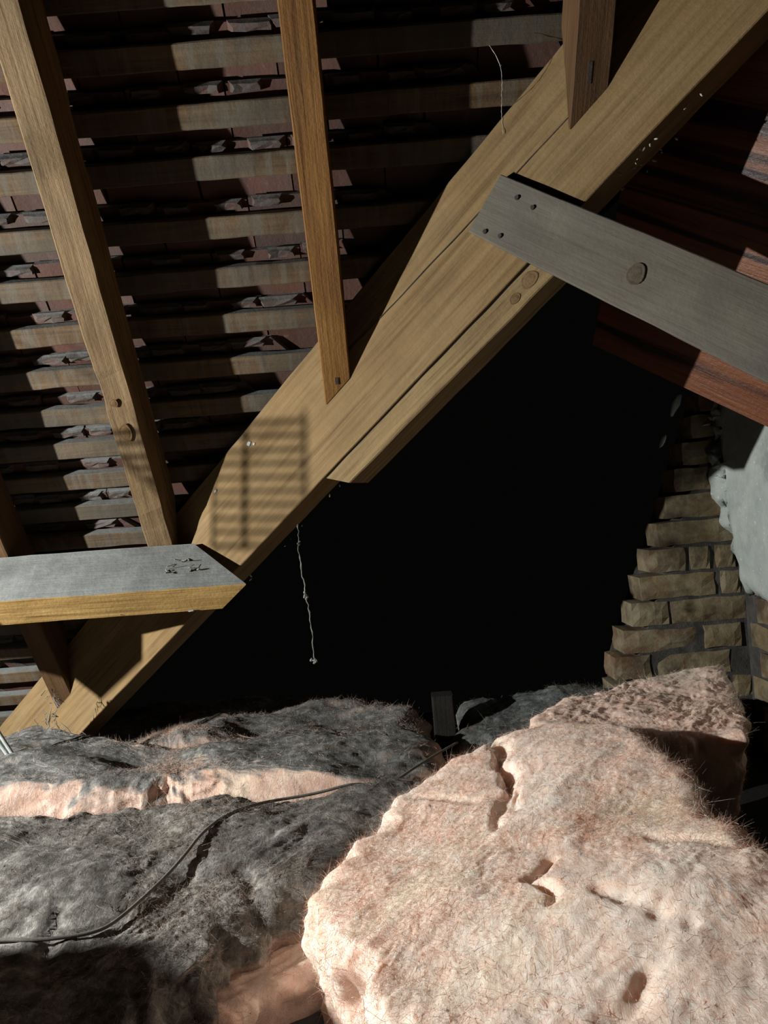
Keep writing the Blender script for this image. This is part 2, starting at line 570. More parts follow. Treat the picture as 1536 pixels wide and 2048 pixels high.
tiles = [tile_mesh('plain', k) for k in range(7)] + [tile_mesh('single', 11), tile_mesh('single', 12)]
clipped = [tile_mesh('clipped', 20 + k) for k in range(3)]
TILT = math.atan(0.014 / 0.088)
for i, s in enumerate(BTOP):
    xv = valley_x(s) + 0.02
    off = (0.0825 if i % 2 else 0.0) + random.uniform(-0.012, 0.012)
    x = -1.2 + off
    while x < xv + 0.02:
        last = x + TW > xv - 0.04
        me = random.choice(clipped if last else tiles)
        q = random.uniform(-0.012, 0.012)
        ay = (UP * math.cos(TILT) + IN * math.sin(TILT)).normalized()
        ax = (X * math.cos(q) + ay * math.sin(q)).normalized()
        ay2 = (ay - ax * ay.dot(ax)).normalized()
        az = ax.cross(ay2)
        if az.dot(IN) > 0:
            az = -az
        slip = random.uniform(-0.004, 0.003)
        mw = frame(rp(x, s + 0.004 + slip, -0.1 - BT - 0.004), ax, ay2, az)
        o = link('tile', me)
        o.matrix_world = mw
        o.parent = roof
        o.matrix_parent_inverse = roof.matrix_world.inverted()
        x += TW + random.uniform(0.0, 0.003)

# dished valley tiles behind the valley rafter, bulging towards the attic
for i, s in enumerate(BTOP[:17]):
    xv = valley_x(s) + 0.12
    bm = bmesh.new()
    nseg = 10
    for side in (0, 1):
        for j in range(5):
            for k in range(nseg + 1):
                a = -1.0 + 2.0 * k / nseg
                wdt = 0.17 - 0.05 * j / 4
                bm.verts.new((a * wdt, 0.02 - 0.27 * j / 4, -0.03 + 0.05 * a * a + side * 0.013 + j * 0.008))
    bm.verts.ensure_lookup_table()
    at = lambda sd, j, k: bm.verts[sd * 5 * (nseg + 1) + j * (nseg + 1) + k]
    for j in range(4):
        for k in range(nseg):
            bm.faces.new((at(0, j, k), at(0, j, k + 1), at(0, j + 1, k + 1), at(0, j + 1, k)))
            bm.faces.new((at(1, j, k), at(1, j + 1, k), at(1, j + 1, k + 1), at(1, j, k + 1)))
    for j in range(4):
        bm.faces.new((at(0, j, 0), at(0, j + 1, 0), at(1, j + 1, 0), at(1, j, 0)))
        bm.faces.new((at(0, j, nseg), at(1, j, nseg), at(1, j + 1, nseg), at(0, j + 1, nseg)))
    for k in range(nseg):
        bm.faces.new((at(0, 4, k), at(0, 4, k + 1), at(1, 4, k + 1), at(1, 4, k)))
        bm.faces.new((at(0, 0, k), at(1, 0, k), at(1, 0, k + 1), at(0, 0, k + 1)))
    bmesh.ops.recalc_face_normals(bm, faces=bm.faces)
    vx = (X * 0.9 + V((0, -0.25, 0.1))).normalized()
    vz = (-IN - vx * (-IN).dot(vx)).normalized()
    vy = vz.cross(vx)
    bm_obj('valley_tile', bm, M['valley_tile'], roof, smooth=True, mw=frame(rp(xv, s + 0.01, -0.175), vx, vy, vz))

# far slope beyond the valley
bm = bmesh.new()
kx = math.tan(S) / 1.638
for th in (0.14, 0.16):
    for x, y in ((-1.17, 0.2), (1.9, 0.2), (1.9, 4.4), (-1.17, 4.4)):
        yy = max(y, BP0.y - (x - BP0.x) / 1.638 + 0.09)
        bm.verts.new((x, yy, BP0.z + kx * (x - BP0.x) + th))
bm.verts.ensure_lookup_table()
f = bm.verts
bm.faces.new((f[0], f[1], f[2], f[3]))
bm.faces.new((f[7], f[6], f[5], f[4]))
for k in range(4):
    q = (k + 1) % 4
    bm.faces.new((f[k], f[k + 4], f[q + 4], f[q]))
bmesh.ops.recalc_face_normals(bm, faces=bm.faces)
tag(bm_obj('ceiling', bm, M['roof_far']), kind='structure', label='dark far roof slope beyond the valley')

# ------------------------------------------------------------------ setting: brick walls in the corner
brick_meshes = []


def brick_mesh(L, seed, dep=0.10, H=0.060):
    bm = bmesh.new()
    nx, nz = 5, 3
    fr = []
    for j in range(nz + 1):
        row = []
        for i in range(nx + 1):
            x = L * (i / nx - 0.5)
            z = H * (j / nz - 0.5)
            ex = min(i, nx - i) == 0
            ez = min(j, nz - j) == 0
            y = (0.006 if ex or ez else 0.0) + 0.004 * noise.noise(V((x * 30 + seed * 9, z * 30, seed)))
            n3 = noise.noise_vector(V((x * 25 + seed * 5, z * 40, seed * 2)))
            row.append(bm.verts.new((x + 0.005 * n3.x, y, z + 0.005 * n3.z)))
        fr.append(row)
    for j in range(nz):
        for i in range(nx):
            bm.faces.new((fr[j][i], fr[j][i + 1], fr[j + 1][i + 1], fr[j + 1][i]))
    rim = fr[0] + [r[-1] for r in fr[1:]] + fr[-1][-2::-1] + [r[0] for r in fr[-2:0:-1]]
    bk = [bm.verts.new((v.co.x, dep, v.co.z)) for v in rim]
    for k in range(len(rim)):
        q = (k + 1) % len(rim)
        bm.faces.new((rim[k], bk[k], bk[q], rim[q]))
    bm.faces.new(bk)
    bmesh.ops.recalc_face_normals(bm, faces=bm.faces)
    me = bpy.data.meshes.new('brick')
    bm.to_mesh(me)
    bm.free()
    me.materials.append(M['brick'])
    return me


STR = [brick_mesh(0.196, k) for k in range(5)]
HDR = [brick_mesh(0.094, 30 + k) for k in range(4)]
HALF = [brick_mesh(0.050, 50 + k) for k in range(2)]
WY = 2.02                                     # face of the back wall
WX = 0.92                                      # face of the right wall


def wall_left_edge(z):                        # the raked end of the back wall
    return 0.565 + max(0.0, (z - 0.215)) * 0.40


# back wall mortar core
bm = bmesh.new()
zs = [0.0 + 0.069 * k for k in range(22)]
A = []
for y in (WY + 0.009, WY + 0.25):
    colm = []
    for z in zs:
        colm.append((bm.verts.new((wall_left_edge(z) + 0.055, y, z)), bm.verts.new((WX + 0.25, y, z))))
    A.append(colm)
for k in range(len(zs) - 1):
    bm.faces.new((A[0][k][0], A[0][k][1], A[0][k + 1][1], A[0][k + 1][0]))
    bm.faces.new((A[1][k][0], A[1][k + 1][0], A[1][k + 1][1], A[1][k][1]))
    bm.faces.new((A[0][k][0], A[0][k + 1][0], A[1][k + 1][0], A[1][k][0]))
    bm.faces.new((A[0][k][1], A[1][k][1], A[1][k + 1][1], A[0][k + 1][1]))
bm.faces.new((A[0][0][0], A[1][0][0], A[1][0][1], A[0][0][1]))
bm.faces.new((A[0][-1][0], A[0][-1][1], A[1][-1][1], A[1][-1][0]))
bmesh.ops.recalc_face_normals(bm, faces=bm.faces)
wall_b = bm_obj('wall_back', bm, M['mortar'])
tag(wall_b, kind='structure', label='sooty yellow brick wall with a raked end')
bpy.context.view_layer.update()


def lay(wall, org, ax, ay, u0, u1, z, pattern):
    u = u0
    k = 0
    while u < u1 - 0.03:
        me, L = pattern[k % len(pattern)]
        k += 1
        if isinstance(me, list):
            me = random.choice(me)
        if u + L > u1 + 0.03:
            me, L = (random.choice(HDR), 0.094) if u + 0.11 < u1 + 0.05 else (random.choice(HALF), 0.050)
        o = link('brick', me)
        tw = random.uniform(-0.012, 0.012)
        mw = frame(org + ax * (u + L / 2) + V((0, 0, z)) + ay * random.uniform(-0.004, 0.004), ax, ay, V((0, 0, 1)))
        o.matrix_world = mw @ Matrix.Rotation(tw, 4, 'Y') @ Matrix.Rotation(random.uniform(-0.02, 0.02), 4, 'Z')
        o.parent = wall
        o.matrix_parent_inverse = wall.matrix_world.inverted()
        u += L + random.uniform(0.010, 0.018)


pats = [[(STR, 0.196)], [(HDR, 0.094), (STR, 0.196)], [(STR, 0.196), (HDR, 0.094)], [(HDR, 0.094), (HALF, 0.050), (HDR, 0.094), (HDR, 0.094)]]
order = [0, 1, 2, 1, 2, 1, 0, 3, 0, 2, 1, 2, 0, 1, 0, 2, 1, 0, 2]
for c in range(19):
    z = 0.0345 + 0.069 * c
    lay(wall_b, V((0, WY, 0)), X, V((0, 1, 0)), wall_left_edge(z), WX - 0.005, z, pats[order[c]])

# right wall: bricks below, render above
bm = bmesh.new()
bmesh.ops.create_cube(bm, size=1)
for v in bm.verts:
    v.co = V((WX + 0.012 + 0.2 * (v.co.x + 0.5), WY + 0.01 - 1.15 * (v.co.y + 0.5), 0.7 * (v.co.z + 0.5)))
wall_r = bm_obj('wall_right', bm, M['mortar'])
tag(wall_r, kind='structure', label='brick return wall with grey cement render')
bpy.context.view_layer.update()
for c in range(9):
    z = 0.0345 + 0.069 * c
    lay(wall_r, V((WX, WY, 0)), V((0, -1, 0)), V((1, 0, 0)), 0.012 + 0.05 * (c % 2), 1.1, z, pats[(c * 2 + 1) % 3])

# cement render smeared over the corner: a thick skin with a ragged edge
bm = bmesh.new()
NR, NZ = 46, 60
gr = []
for j in range(NZ + 1):
    z = 0.42 + 0.62 * j / NZ
    row = []
    rag = 0.035 * noise.noise(V((z * 9, 0.3, 1))) + 0.02 * noise.noise(V((z * 27, 2.3, 1)))
    for i in range(NR + 1):
        t = i / NR
        # wraps from the back wall (0) round the corner and along the right wall
        lip = -0.045 + 0.10 * max(0.0, 0.62 - z) / 0.25 + rag
        u = lip + (0.85 - lip) * t
        low = 0.012 * noise.noise(V((u * 8, z * 8, 4)))
        zz = z + (1 - j / NZ) ** 2 * (0.06 * noise.noise(V((u * 7, 3.0, 0))) + 0.02 * noise.noise(V((u * 30, 1.0, 0))))
        th = 0.028 * min(1.0, min(i / 3.0, j / 3.0)) ** 0.5 - 0.012
        if u < 0:
            p = V((WX + u, WY - th - 0.01, zz))
            k_ = max(0.0, 1 + u / 0.05)
            p.y -= 0.02 * k_ * k_
        else:
            p = V((WX - th - 0.01, WY - u - 0.02 * math.exp(-u / 0.05), zz))
        p += V((1, 1, 0)).normalized() * -low * 0.5
        row.append(bm.verts.new(p))
    gr.append(row)
for j in range(NZ):
    for i in range(NR):
        bm.faces.new((gr[j][i], gr[j][i + 1], gr[j + 1][i + 1], gr[j + 1][i]))
bmesh.ops.recalc_face_normals(bm, faces=bm.faces)
bmesh.ops.solidify(bm, geom=bm.faces[:], thickness=0.006)
bm_obj('render_patch', bm, M['render'], wall_r, smooth=True)['label'] = 'grey cement render with a ragged edge'

# pale mortar smears on the raked end
for k, (x, z, L, wd) in enumerate(((0.785, 0.925, 0.10, 0.010), (0.742, 0.83, 0.055, 0.006), (0.86, 0.865, 0.035, 0.003))):
    bm = bmesh.new()
    bmesh.ops.create_icosphere(bm, subdivisions=2, radius=1)
    ang = 0.45 if k < 2 else 1.45
    for v in bm.verts:
        q = v.co * (1 + 0.55 * noise.noise(v.co * 2.2 + V((k * 3, 0, 0)))) * (1 - 0.35 * abs(v.co.z))
        a, b_ = q.x * wd, q.z * L / 2
        v.co = V((x + a * math.cos(ang) + b_ * math.sin(ang), WY - 0.002 + q.y * 0.008, z - a * math.sin(ang) + b_ * math.cos(ang)))
    bm_obj('mortar_smear', bm, M['plaster_bit'], wall_b, smooth=True)

# ------------------------------------------------------------------ timbers
# jack rafters
RAF = [(-0.872, -0.820, 'rafter_dk', 1.9, 'shaded rafter passing behind the left end of the purlin, foot low on the valley rafter'),  # darker wood here stands in for shade on this rafter
       (-0.519, -0.463, 'rafter_old', 1.75, 'rough sawn pale rafter on the left, running down to the purlin'),
       (-0.0985, -0.0455, 'rafter', 1.75, 'orange rafter in the middle with a pointed foot and a square nail hole'),
       (0.340, 0.397, 'rafter_dk', 1.5, 'short brown rafter at the top right, splintered foot on the valley rafter')]
RAFTERS = []
for i, (x0, x1, mt, sl, lab) in enumerate(RAF):
    top = 1.25
    wdt = x1 - x0
    mw = frame(rp((x0 + x1) / 2, top, -0.05), -UP, X, IN)
    if (-UP).cross(X).dot(IN) < 0:
        mw = frame(rp((x0 + x1) / 2, top, -0.05), -UP, -X, IN)
    bm = timber_bm(2.3, wdt, 0.1, seg=110, rough=0.0016 if i == 1 else 0.0009, seed=20.0 + i, wane=0.06 if i == 1 else 0.0)
    cut(bm, mw, BP0 + BN * 0.0012, -BN)
    o = bm_obj('jack_rafter', bm, M[mt], mw=mw)
    tag(o, lab, 'rafter', 'jack rafters of the tiled slope')
    RAFTERS.append(o)
    # nail or notch near the foot
    if i in (2, 3):
        c = rp(x0 + wdt * (0.52 if i == 2 else 0.45), 0.315 if i == 2 else 0.80, 0.0)
        b2 = bmesh.new()
        bmesh.ops.create_cube(b2, size=1)
        for v in b2.verts:
            v.co = c + X * v.co.x * 0.006 + UP * v.co.y * (0.014 if i == 2 else 0.03) + IN * v.co.z * 0.0022
        bm_obj('nail' if i == 2 else 'split', b2, M['nail'], o)

# valley rafter
mw = frame(bp(-1.55, -0.004, -0.035), BD, BN, BD.cross(BN))
bm = timber_bm(3.1, 0.07, 0.212, seg=140, rough=0.0011, chamfer=0.0016, seed=3.0)
for v in bm.verts:                            # slightly deeper towards its upper end
    t = v.co.x / 3.1
    v.co.z *= 0.88 + 0.22 * t
valley = bm_obj('valley_rafter', bm, M['beam'], mw=mw)
tag(valley, 'long deep golden valley rafter rising diagonally from the insulation to the top right', 'beam')
# drying crack along its face
bm = bmesh.new()
pts = []
for k in range(60):
    d = 0.02 + 0.72 * k / 59
    pts.append(bp(d, -0.046 + 0.032 * k / 59 + 0.0016 * noise.noise(V((d * 14, 0, 0))), 0.0002))
rd = [0.0009 * min(1, k / 6, (59 - k) / 6) + 0.0002 for k in range(60)]
tube_bm(pts, rd, 4, bm)
bm_obj('drying_crack', bm, M['nail'], valley)
# pale chips and web specks on it
bm = bmesh.new()
rs = random.Random(3)
chips = [(-0.197, -0.078, 0.0062), (-0.187, -0.068, 0.0035), (-0.335, -0.065, 0.0045), (-0.43, 0.055, 0.0022)]
spots = []
for k in range(36):
    spots.append((rs.choice([rs.uniform(-0.5, -0.1), rs.uniform(0.55, 0.9), rs.uniform(0.62, 0.72)]), 0.104 + rs.uniform(0.0, 0.012), rs.uniform(-0.075, -0.01), rs.uniform(0.0006, 0.002)))
for d, wd, t, r_ in spots:
    q = bmesh.ops.create_icosphere(bm, subdivisions=1, radius=1)
    c = bp(d, wd, t)
    e = V((rs.uniform(-1, 1), rs.uniform(-1, 1), rs.uniform(-1, 1))).normalized()
    for v in q['verts']:
        v.co = c + v.co * r_ + e * v.co.dot(e) * r_ * 1.5
        v.co -= BN * ((v.co - c).dot(BN) * 0.7 if t == 0.0 else 0.0)
o = bm_obj('web_specks', bm, M['cobweb'], valley)
o['kind'] = 'stuff'
for d, wd, r_ in chips:
    bm = bmesh.new()
    bmesh.ops.create_icosphere(bm, subdivisions=2, radius=1)
    c = bp(d, wd, 0.0005)
    for v in bm.verts:
        q = v.co * (1 + 0.5 * noise.noise(v.co * 1.7 + V((d * 40, 0, 0))))
        v.co = c + BD * q.x * r_ + BW * q.y * r_ * 0.75 + BN * q.z * 0.0016
    bm_obj('plaster_chip', bm, M['plaster_bit'], valley, smooth=True)

# packing strip under it
SD = (BD + BW * 0.008).normalized()
mw = frame(bp(-0.18, 0.1265, -0.032), SD, BN, SD.cross(BN))
bm = timber_bm(0.72, 0.066, 0.044, seg=60, rough=0.001, seed=9.0)
cut(bm, mw, bp(-0.096, 0.104), (-BD + BW * 0.83).normalized())
strip = bm_obj('packing_strip', bm, M['strip'], mw=mw)
tag(strip, 'pale knotted strip of timber fixed under the edge of the valley rafter', 'timber')
# purlin
PS, PW, PTH = -0.0425, 0.150, 0.064
mw = frame(rp(-1.35, PS - PTH / 2, PW / 2 + 0.0008), X, IN, X.cross(IN))
bm = timber_bm(1.35, PW, PTH, seg=70, rough=0.0012, seed=12.0)
cut(bm, mw, V((-0.4166, 1.6717, -0.0382 + CZ)), V((0.6017, 0.7798, -0.1727)))
pur = bm_obj('purlin', bm, M['purlin'], mw=mw)
tag(pur, 'horizontal purlin with a grey dusty top and a sharp mitred end', 'purlin')
bm = bmesh.new()
rs = random.Random(5)
for k in range(22):
    c = rp(rs.uniform(-0.46, -0.39), PS + 0.002, rs.uniform(0.06, 0.10)) if k < 12 else rp(rs.uniform(-0.6, -0.4), PS - PTH - 0.002, rs.uniform(0.10, 0.15))
    p = [c + V((rs.uniform(-1, 1), rs.uniform(-1, 1), rs.uniform(-0.3, 0.5))) * 0.008 * q for q in range(3)]
    tube_bm(p, rs.uniform(0.0006, 0.0018), 4, bm)
o = bm_obj('dust_flakes', bm, M['dust_fluff'], pur)
o['kind'] = 'stuff'

# grey tie board nailed across the valley rafter
TN = BN.copy()
TD0 = V((0.6923, -0.4227, -0.5849))
TD = (TD0 - TN * TD0.dot(TN)).normalized()
TWd = TN.cross(TD)
if TWd.z > 0:
    TWd = -TWd
tl = V((0.2359, 1.2724, 0.5448 + CZ))
bl = V((0.1799, 1.3066, 0.4663 + CZ))
wid = abs((bl - tl).dot(TWd))
wid = 0.1065
org = tl + TWd * wid / 2 - TN * 0.0088
mw = frame(org - TD * 0.06, TD, TWd, TD.cross(TWd))
bm = timber_bm(1.15, wid, 0.0165, seg=70, rough=0.0012, chamfer=0.0015, seed=15.0)
for v in bm.verts:
    t = max(0.0, v.co.x / 0.55)
    v.co.y *= 1 + 0.16 * min(t, 1.4) - 0.06
e = (bl - tl).normalized()
cut(bm, mw, tl, e.cross(TN) * (1 if e.cross(TN).dot(TD) < 0 else -1))
tie = bm_obj('tie_board', bm, M['board'], mw=mw)
tag(tie, 'weathered grey board nailed across the valley rafter, sloping down to the right', 'board')
for d, wd in ((0.055, -0.024), (0.020, -0.028), (0.040, 0.036), (0.012, 0.040)):
    bm = bmesh.new()
    bmesh.ops.create_cone(bm, cap_ends=True, segments=14, radius1=0.0042, radius2=0.0034, depth=0.003)
    c = tl + TWd * (wid / 2 + wd) + TD * (d + 0.02 - wd * 0.25) + TN * 0.0012
    nm = frame(c, TD, TWd, TD.cross(TWd))
    if TD.cross(TWd).dot(TN) < 0:
        nm = frame(c, TWd, TD, TN)
    bm_obj('nail', bm, M['nail'], tie, mw=nm)



def knot(parent, c, a, b, nrm, ra, rb, mat):
    """a round knot set a hair proud of the face, domed, with a ring round it"""
    bm = bmesh.new()
    rings = []
    for rr, h in ((1.0, 0.0), (0.93, 0.0006), (0.7, 0.0003), (0.55, 0.0008), (0.25, 0.0010)):
        rings.append([bm.verts.new(c + a * ra * rr * math.cos(t) * (1 + 0.08 * math.sin(3 * t)) + b * rb * rr * math.sin(t) + nrm * (h + 0.0002)) for t in [2 * math.pi * k / 18 for k in range(18)]])
    for A_, B_ in zip(rings, rings[1:]):
        for k in range(18):
            bm.faces.new((A_[k], A_[(k + 1) % 18], B_[(k + 1) % 18], B_[k]))
    bm.faces.new(rings[-1])
    bm.faces.new(rings[0][::-1])
    bmesh.ops.recalc_face_normals(bm, faces=bm.faces)
    k_ = bm_obj('knot', bm, mat, parent)
    return k_


knot(tie, tl + TD * 0.2887 + TWd * 0.0554 + TN * 0.0012, TD, TWd, TN, 0.014, 0.017, M['knot_grey'])['label'] = 'brownish knot in the grey board'
knot(RAFTERS[1], rp(-0.4926, 0.240, 0.0032), UP, X, IN, 0.020, 0.013, M['knot'])['label'] = 'dark knot'
knot(RAFTERS[1], rp(-0.4985, 0.305, 0.0032), UP, X, IN, 0.009, 0.008, M['knot'])
knot(strip, bp(0.432, 0.128, 0.0022), BD, BW, BN, 0.017, 0.0125, M['knot'])['label'] = 'round brown knot'
knot(strip, bp(0.395, 0.133, 0.0022), BD, BW, BN, 0.011, 0.008, M['knot'])

# mahogany veneered panel behind
PN = V((-0.7775, -0.4665, -0.4217)).normalized()
p0, p1 = V((0.487, 1.701, 0.333 + CZ)), V((0.746, 1.475, 0.106 + CZ))
PD = (p1 - p0)
PD = (PD - PN * PD.dot(PN)).normalized()
PU = PN.cross(PD)
if PU.z < 0:
    PU = -PU
mw = frame(p0 + PU * 0.32 - PN * 0.009, PD, PU, PD.cross(PU))
bm = timber_bm(1.1, 0.64, 0.018, seg=20, rough=0.0004, chamfer=0.0012, seed=18.0)
panel = bm_obj('veneer_panel', bm, M['veneer'], mw=mw)
tag(panel, 'red brown mahogany veneered panel behind the grey board', 'panel')

# dark post by the far insulation
mw = frame(V((0.104, 1.845, 0.0)), V((0, 0, 1)), X, V((0, 1, 0)))
bm = timber_bm(0.255, 0.05, 0.05, seg=16, rough=0.002, seed=21.0)
tag(bm_obj('timber_post', bm, M['dark_wood'], mw=mw), 'short dark post standing up through the far insulation', 'post')

# loft board at the bottom
mw = frame(V((-0.42, 0.60, 0.04)), V((0.78, 0.62, 0)).normalized(), V((-0.62, 0.78, 0)).normalized(), V((0, 0, 1)))
bm = timber_bm(1.0, 0.30, 0.08, seg=40, rough=0.0012, seed=25.0)
tag(bm_obj('loft_board', bm, M['loft_board'], mw=mw), 'dark grey loft board showing between the insulation at the bottom', 'board')

# ------------------------------------------------------------------ insulation batts
BVHS = []


def closed_spline(pts, n):
    """smoothed closed outline sampled by angle about its centroid"""
    P = [V((p[0], p[1], 0)) for p in pts]
    k = len(P)
    dense = []
    for i in range(k):
        p0, p1, p2, p3 = P[i - 1], P[i], P[(i + 1) % k], P[(i + 2) % k]
        for j in range(12):
            t = j / 12
            lin = p1.lerp(p2, t)
            cat = 0.5 * ((2 * p1) + (p2 - p0) * t + (2 * p0 - 5 * p1 + 4 * p2 - p3) * t * t + (3 * p1 - p0 - 3 * p2 + p3) * t ** 3)
            dense.append(lin.lerp(cat, 0.6))
    c = sum(P, V()) / k
    out = []
    for i in range(n):
        a = 2 * math.pi * i / n
        d = V((math.cos(a), math.sin(a), 0))
        best = 0.0
        for q in range(len(dense)):
            A_, B_ = dense[q] - c, dense[(q + 1) % len(dense)] - c
            den = d.x * (B_ - A_).y - d.y * (B_ - A_).x
            if abs(den) < 1e-9:
                continue
            t = (A_.x * (B_ - A_).y - A_.y * (B_ - A_).x) / den
            s_ = (A_.x * d.y - A_.y * d.x) / den
            if t > 0 and -1e-6 <= s_ <= 1 + 1e-6:
                best = max(best, t)
        out.append(best)
    return c, out


def billow(p):
    return abs(noise.noise(p))


def batt(name, outline, ztop, thick, mat, label, seed, edge=0.06, lump=0.02, mid=0.008, fine=0.0028, fibres=0, fmat=None,
         na=300, gridn=230, creases=(), flen=0.018, rag=0.012, zmin=0.002, rimfib=0.22):
    c, R = closed_spline(outline, na)
    so = V((seed * 13.7, seed * 5.1, seed * 2.3))
    bm = bmesh.new()
    creased, rho = [], []
    ng = gridn
    RT = 0.74                                  # inside this fraction the top, outside it the rounded edge and the side
    grid = []
    for j in range(ng + 1):
        row = []
        for i in range(ng + 1):
            uu, vv = -1 + 2 * i / ng, -1 + 2 * j / ng
            dx, dy = uu * math.sqrt(1 - vv * vv / 2), vv * math.sqrt(1 - uu * uu / 2)
            r_ = min(1.0, math.hypot(dx, dy))
            ang = math.atan2(dy, dx) % (2 * math.pi)
            d = V((math.cos(ang), math.sin(ang), 0))
            fa = ang / (2 * math.pi) * na
            i0 = int(fa) % na
            Rr = R[i0] + (R[(i0 + 1) % na] - R[i0]) * (fa - int(fa))
            Rr += rag * noise.noise(V((d.x * 6, d.y * 6, seed))) * 1.5
            e_ = min(edge, Rr * 0.5)
            if r_ <= RT:
                q = c + d * (Rr - e_) * (r_ / RT)
                z = ztop(q.x, q.y)
                nrm = V((0, 0, 1))
            else:
                L1 = e_ * 1.57
                L2 = max(0.02, thick - e_)
                s_ = (r_ - RT) / (1 - RT) * (L1 + L2)
                qq = c + d * (Rr - e_)
                if s_ < L1:
                    f_ = s_ / e_
                    q = c + d * (Rr - e_ + e_ * math.sin(f_))
                    z = ztop(qq.x, qq.y) - e_ * (1 - math.cos(f_))
                    nrm = d * math.sin(f_) + V((0, 0, math.cos(f_)))
                else:
                    q = c + d * (Rr - 0.25 * (s_ - L1))
                    z = ztop(qq.x, qq.y) - e_ - (s_ - L1)
                    nrm = d
            p = V((q.x, q.y, z))
            wv = noise.noise_vector(p * 9 + so) * 0.035
            pw = p + wv
            pw = V(((pw.x * 0.8 + pw.y * 0.6) * 0.42, pw.y * 0.8 - pw.x * 0.6, pw.z))
            if r_ > 0.6:
                p += d * (rag * 1.3 * min(1.0, (r_ - 0.6) / 0.14) * (noise.noise(p * 19 + so) + 0.6 * noise.noise(p * 47 + so)))
            dn = lump * (noise.noise(p * 5.5 + so) * 1.4) + mid * (0.7 - 1.9 * billow(pw * 11 + so)) + mid * 0.9 * noise.noise(pw * 27 + so) \
                + fine * (0.5 - 1.5 * billow(pw * 52 + so)) + fine * 0.8 * noise.noise(pw * 105 + so) + fine * 0.5 * noise.noise(p * 190 + so)
            tv = 0.0
            for (x0, y0, x1, y1, wd, dp) in creases:
                ex, ey = x1 - x0, y1 - y0
                tt = max(0, min(1, ((q.x - x0) * ex + (q.y - y0) * ey) / (ex * ex + ey * ey)))
                jx = 0.014 * noise.noise(V((q.x * 22, q.y * 22, seed)))
                dd = math.hypot(q.x - x0 - ex * tt + jx, q.y - y0 - ey * tt - jx)
                if dd < wd * 3:
                    g_ = math.exp(-(dd / wd) ** 2)
                    dn -= dp * g_
                    tv = max(tv, g_ * min(1.0, dp / 0.02) * (0.55 + 0.9 * noise.noise(p * 40)))
            p += nrm * dn
            p += noise.noise_vector(p * 24 + so) * fine * 0.9
            if p.z < zmin:
                p.z = zmin + 0.0005 * (i % 3)
            row.append(bm.verts.new(p))
            creased.append(max(0.0, tv))
            rho.append(r_)
        grid.append(row)
    for j in range(ng):
        for i in range(ng):
            bm.faces.new((grid[j][i], grid[j][i + 1], grid[j + 1][i + 1], grid[j + 1][i]))
    rimv = grid[0] + [r_[-1] for r_ in grid[1:]] + grid[-1][-2::-1] + [r_[0] for r_ in grid[-2:0:-1]]
    bm.faces.new(rimv[::-1])
    bm.normal_update()
    BVHS.append(BVHTree.FromBMesh(bm))
    o = bm_obj('insulation_batt', bm, mat, smooth=True)
    o.data.attributes.new('creased', 'FLOAT', 'POINT').data.foreach_set('value', creased)
    tag(o, label, 'insulation', 'glass wool insulation on the attic floor')
    if fibres:                                 # a nap of loose glass fibres, denser and longer along the torn rim
        rng = np.random.default_rng(seed)
        me0 = o.data
        nv = len(me0.vertices)
        co = np.empty(nv * 3)
        no = np.empty(nv * 3)
        me0.vertices.foreach_get('co', co)
        me0.vertices.foreach_get('normal', no)
        co, no = co.reshape(-1, 3), no.reshape(-1, 3)
        rh = np.array(rho)
        ok = co[:, 2] > 0.05
        rim_i = np.nonzero((rh > 0.70) & (rh < 0.92) & ok)[0]
        top_i = np.nonzero((rh < 0.90) & ok)[0]
        n1 = int(fibres * rimfib)
        idx = np.concatenate([rng.choice(rim_i, n1), rng.choice(top_i, fibres - n1)])
        N_ = no[idx]
        P_ = co[idx] + rng.normal(0, 0.0022, (fibres, 3)) - N_ * 0.0015
        T_ = rng.normal(0, 1, (fibres, 3))
        T_[:, 2] *= 0.6
        T_ -= N_ * (T_ * N_).sum(1, keepdims=True)
        T_ /= np.linalg.norm(T_, axis=1, keepdims=True) + 1e-9
        lift = rng.uniform(0.0, 0.35, fibres)
        lift[:n1] = rng.uniform(0.0, 0.8, n1)
        Dv = T_ + N_ * lift[:, None]
        Dv /= np.linalg.norm(Dv, axis=1, keepdims=True)
        Lg = flen * rng.uniform(0.4, 1.4, fibres)
        Lg[:n1] *= rng.uniform(0.7, 1.5, n1)
        Cv = rng.normal(0, 0.55, (fibres, 3))
        Sd = np.cross(Dv, rng.normal(0, 1, (fibres, 3)))
        Sd /= np.linalg.norm(Sd, axis=1, keepdims=True) + 1e-9
        W_ = rng.uniform(0.00012, 0.00032, fibres)
        ns_ = 4
        VV = np.empty((fibres, ns_ * 2, 3))
        for k in range(ns_):
            t = k / (ns_ - 1)
            q = P_ + Dv * (Lg * t)[:, None] + Cv * (Lg * t * t)[:, None]
            ww = (W_ * (1 - 0.85 * t))[:, None]
            VV[:, 2 * k] = q - Sd * ww
            VV[:, 2 * k + 1] = q + Sd * ww
        base = (np.arange(fibres) * ns_ * 2)[:, None, None]
        quad = np.array([[2 * k, 2 * k + 1, 2 * k + 3, 2 * k + 2] for k in range(ns_ - 1)])[None]
        FF = (base + quad).reshape(-1)
        me = bpy.data.meshes.new('loose_fibres')
        me.vertices.add(fibres * ns_ * 2)
        me.vertices.foreach_set('co', VV.reshape(-1))
        nf = fibres * (ns_ - 1)
        me.loops.add(nf * 4)
        me.loops.foreach_set('vertex_index', FF.astype(np.int32))
        me.polygons.add(nf)
        me.polygons.foreach_set('loop_start', np.arange(0, nf * 4, 4, dtype=np.int32))
        me.update(calc_edges=True)
        f_o = link('loose_fibres', me, fmat or mat, o)
        f_o['kind'] = 'stuff'
    return o


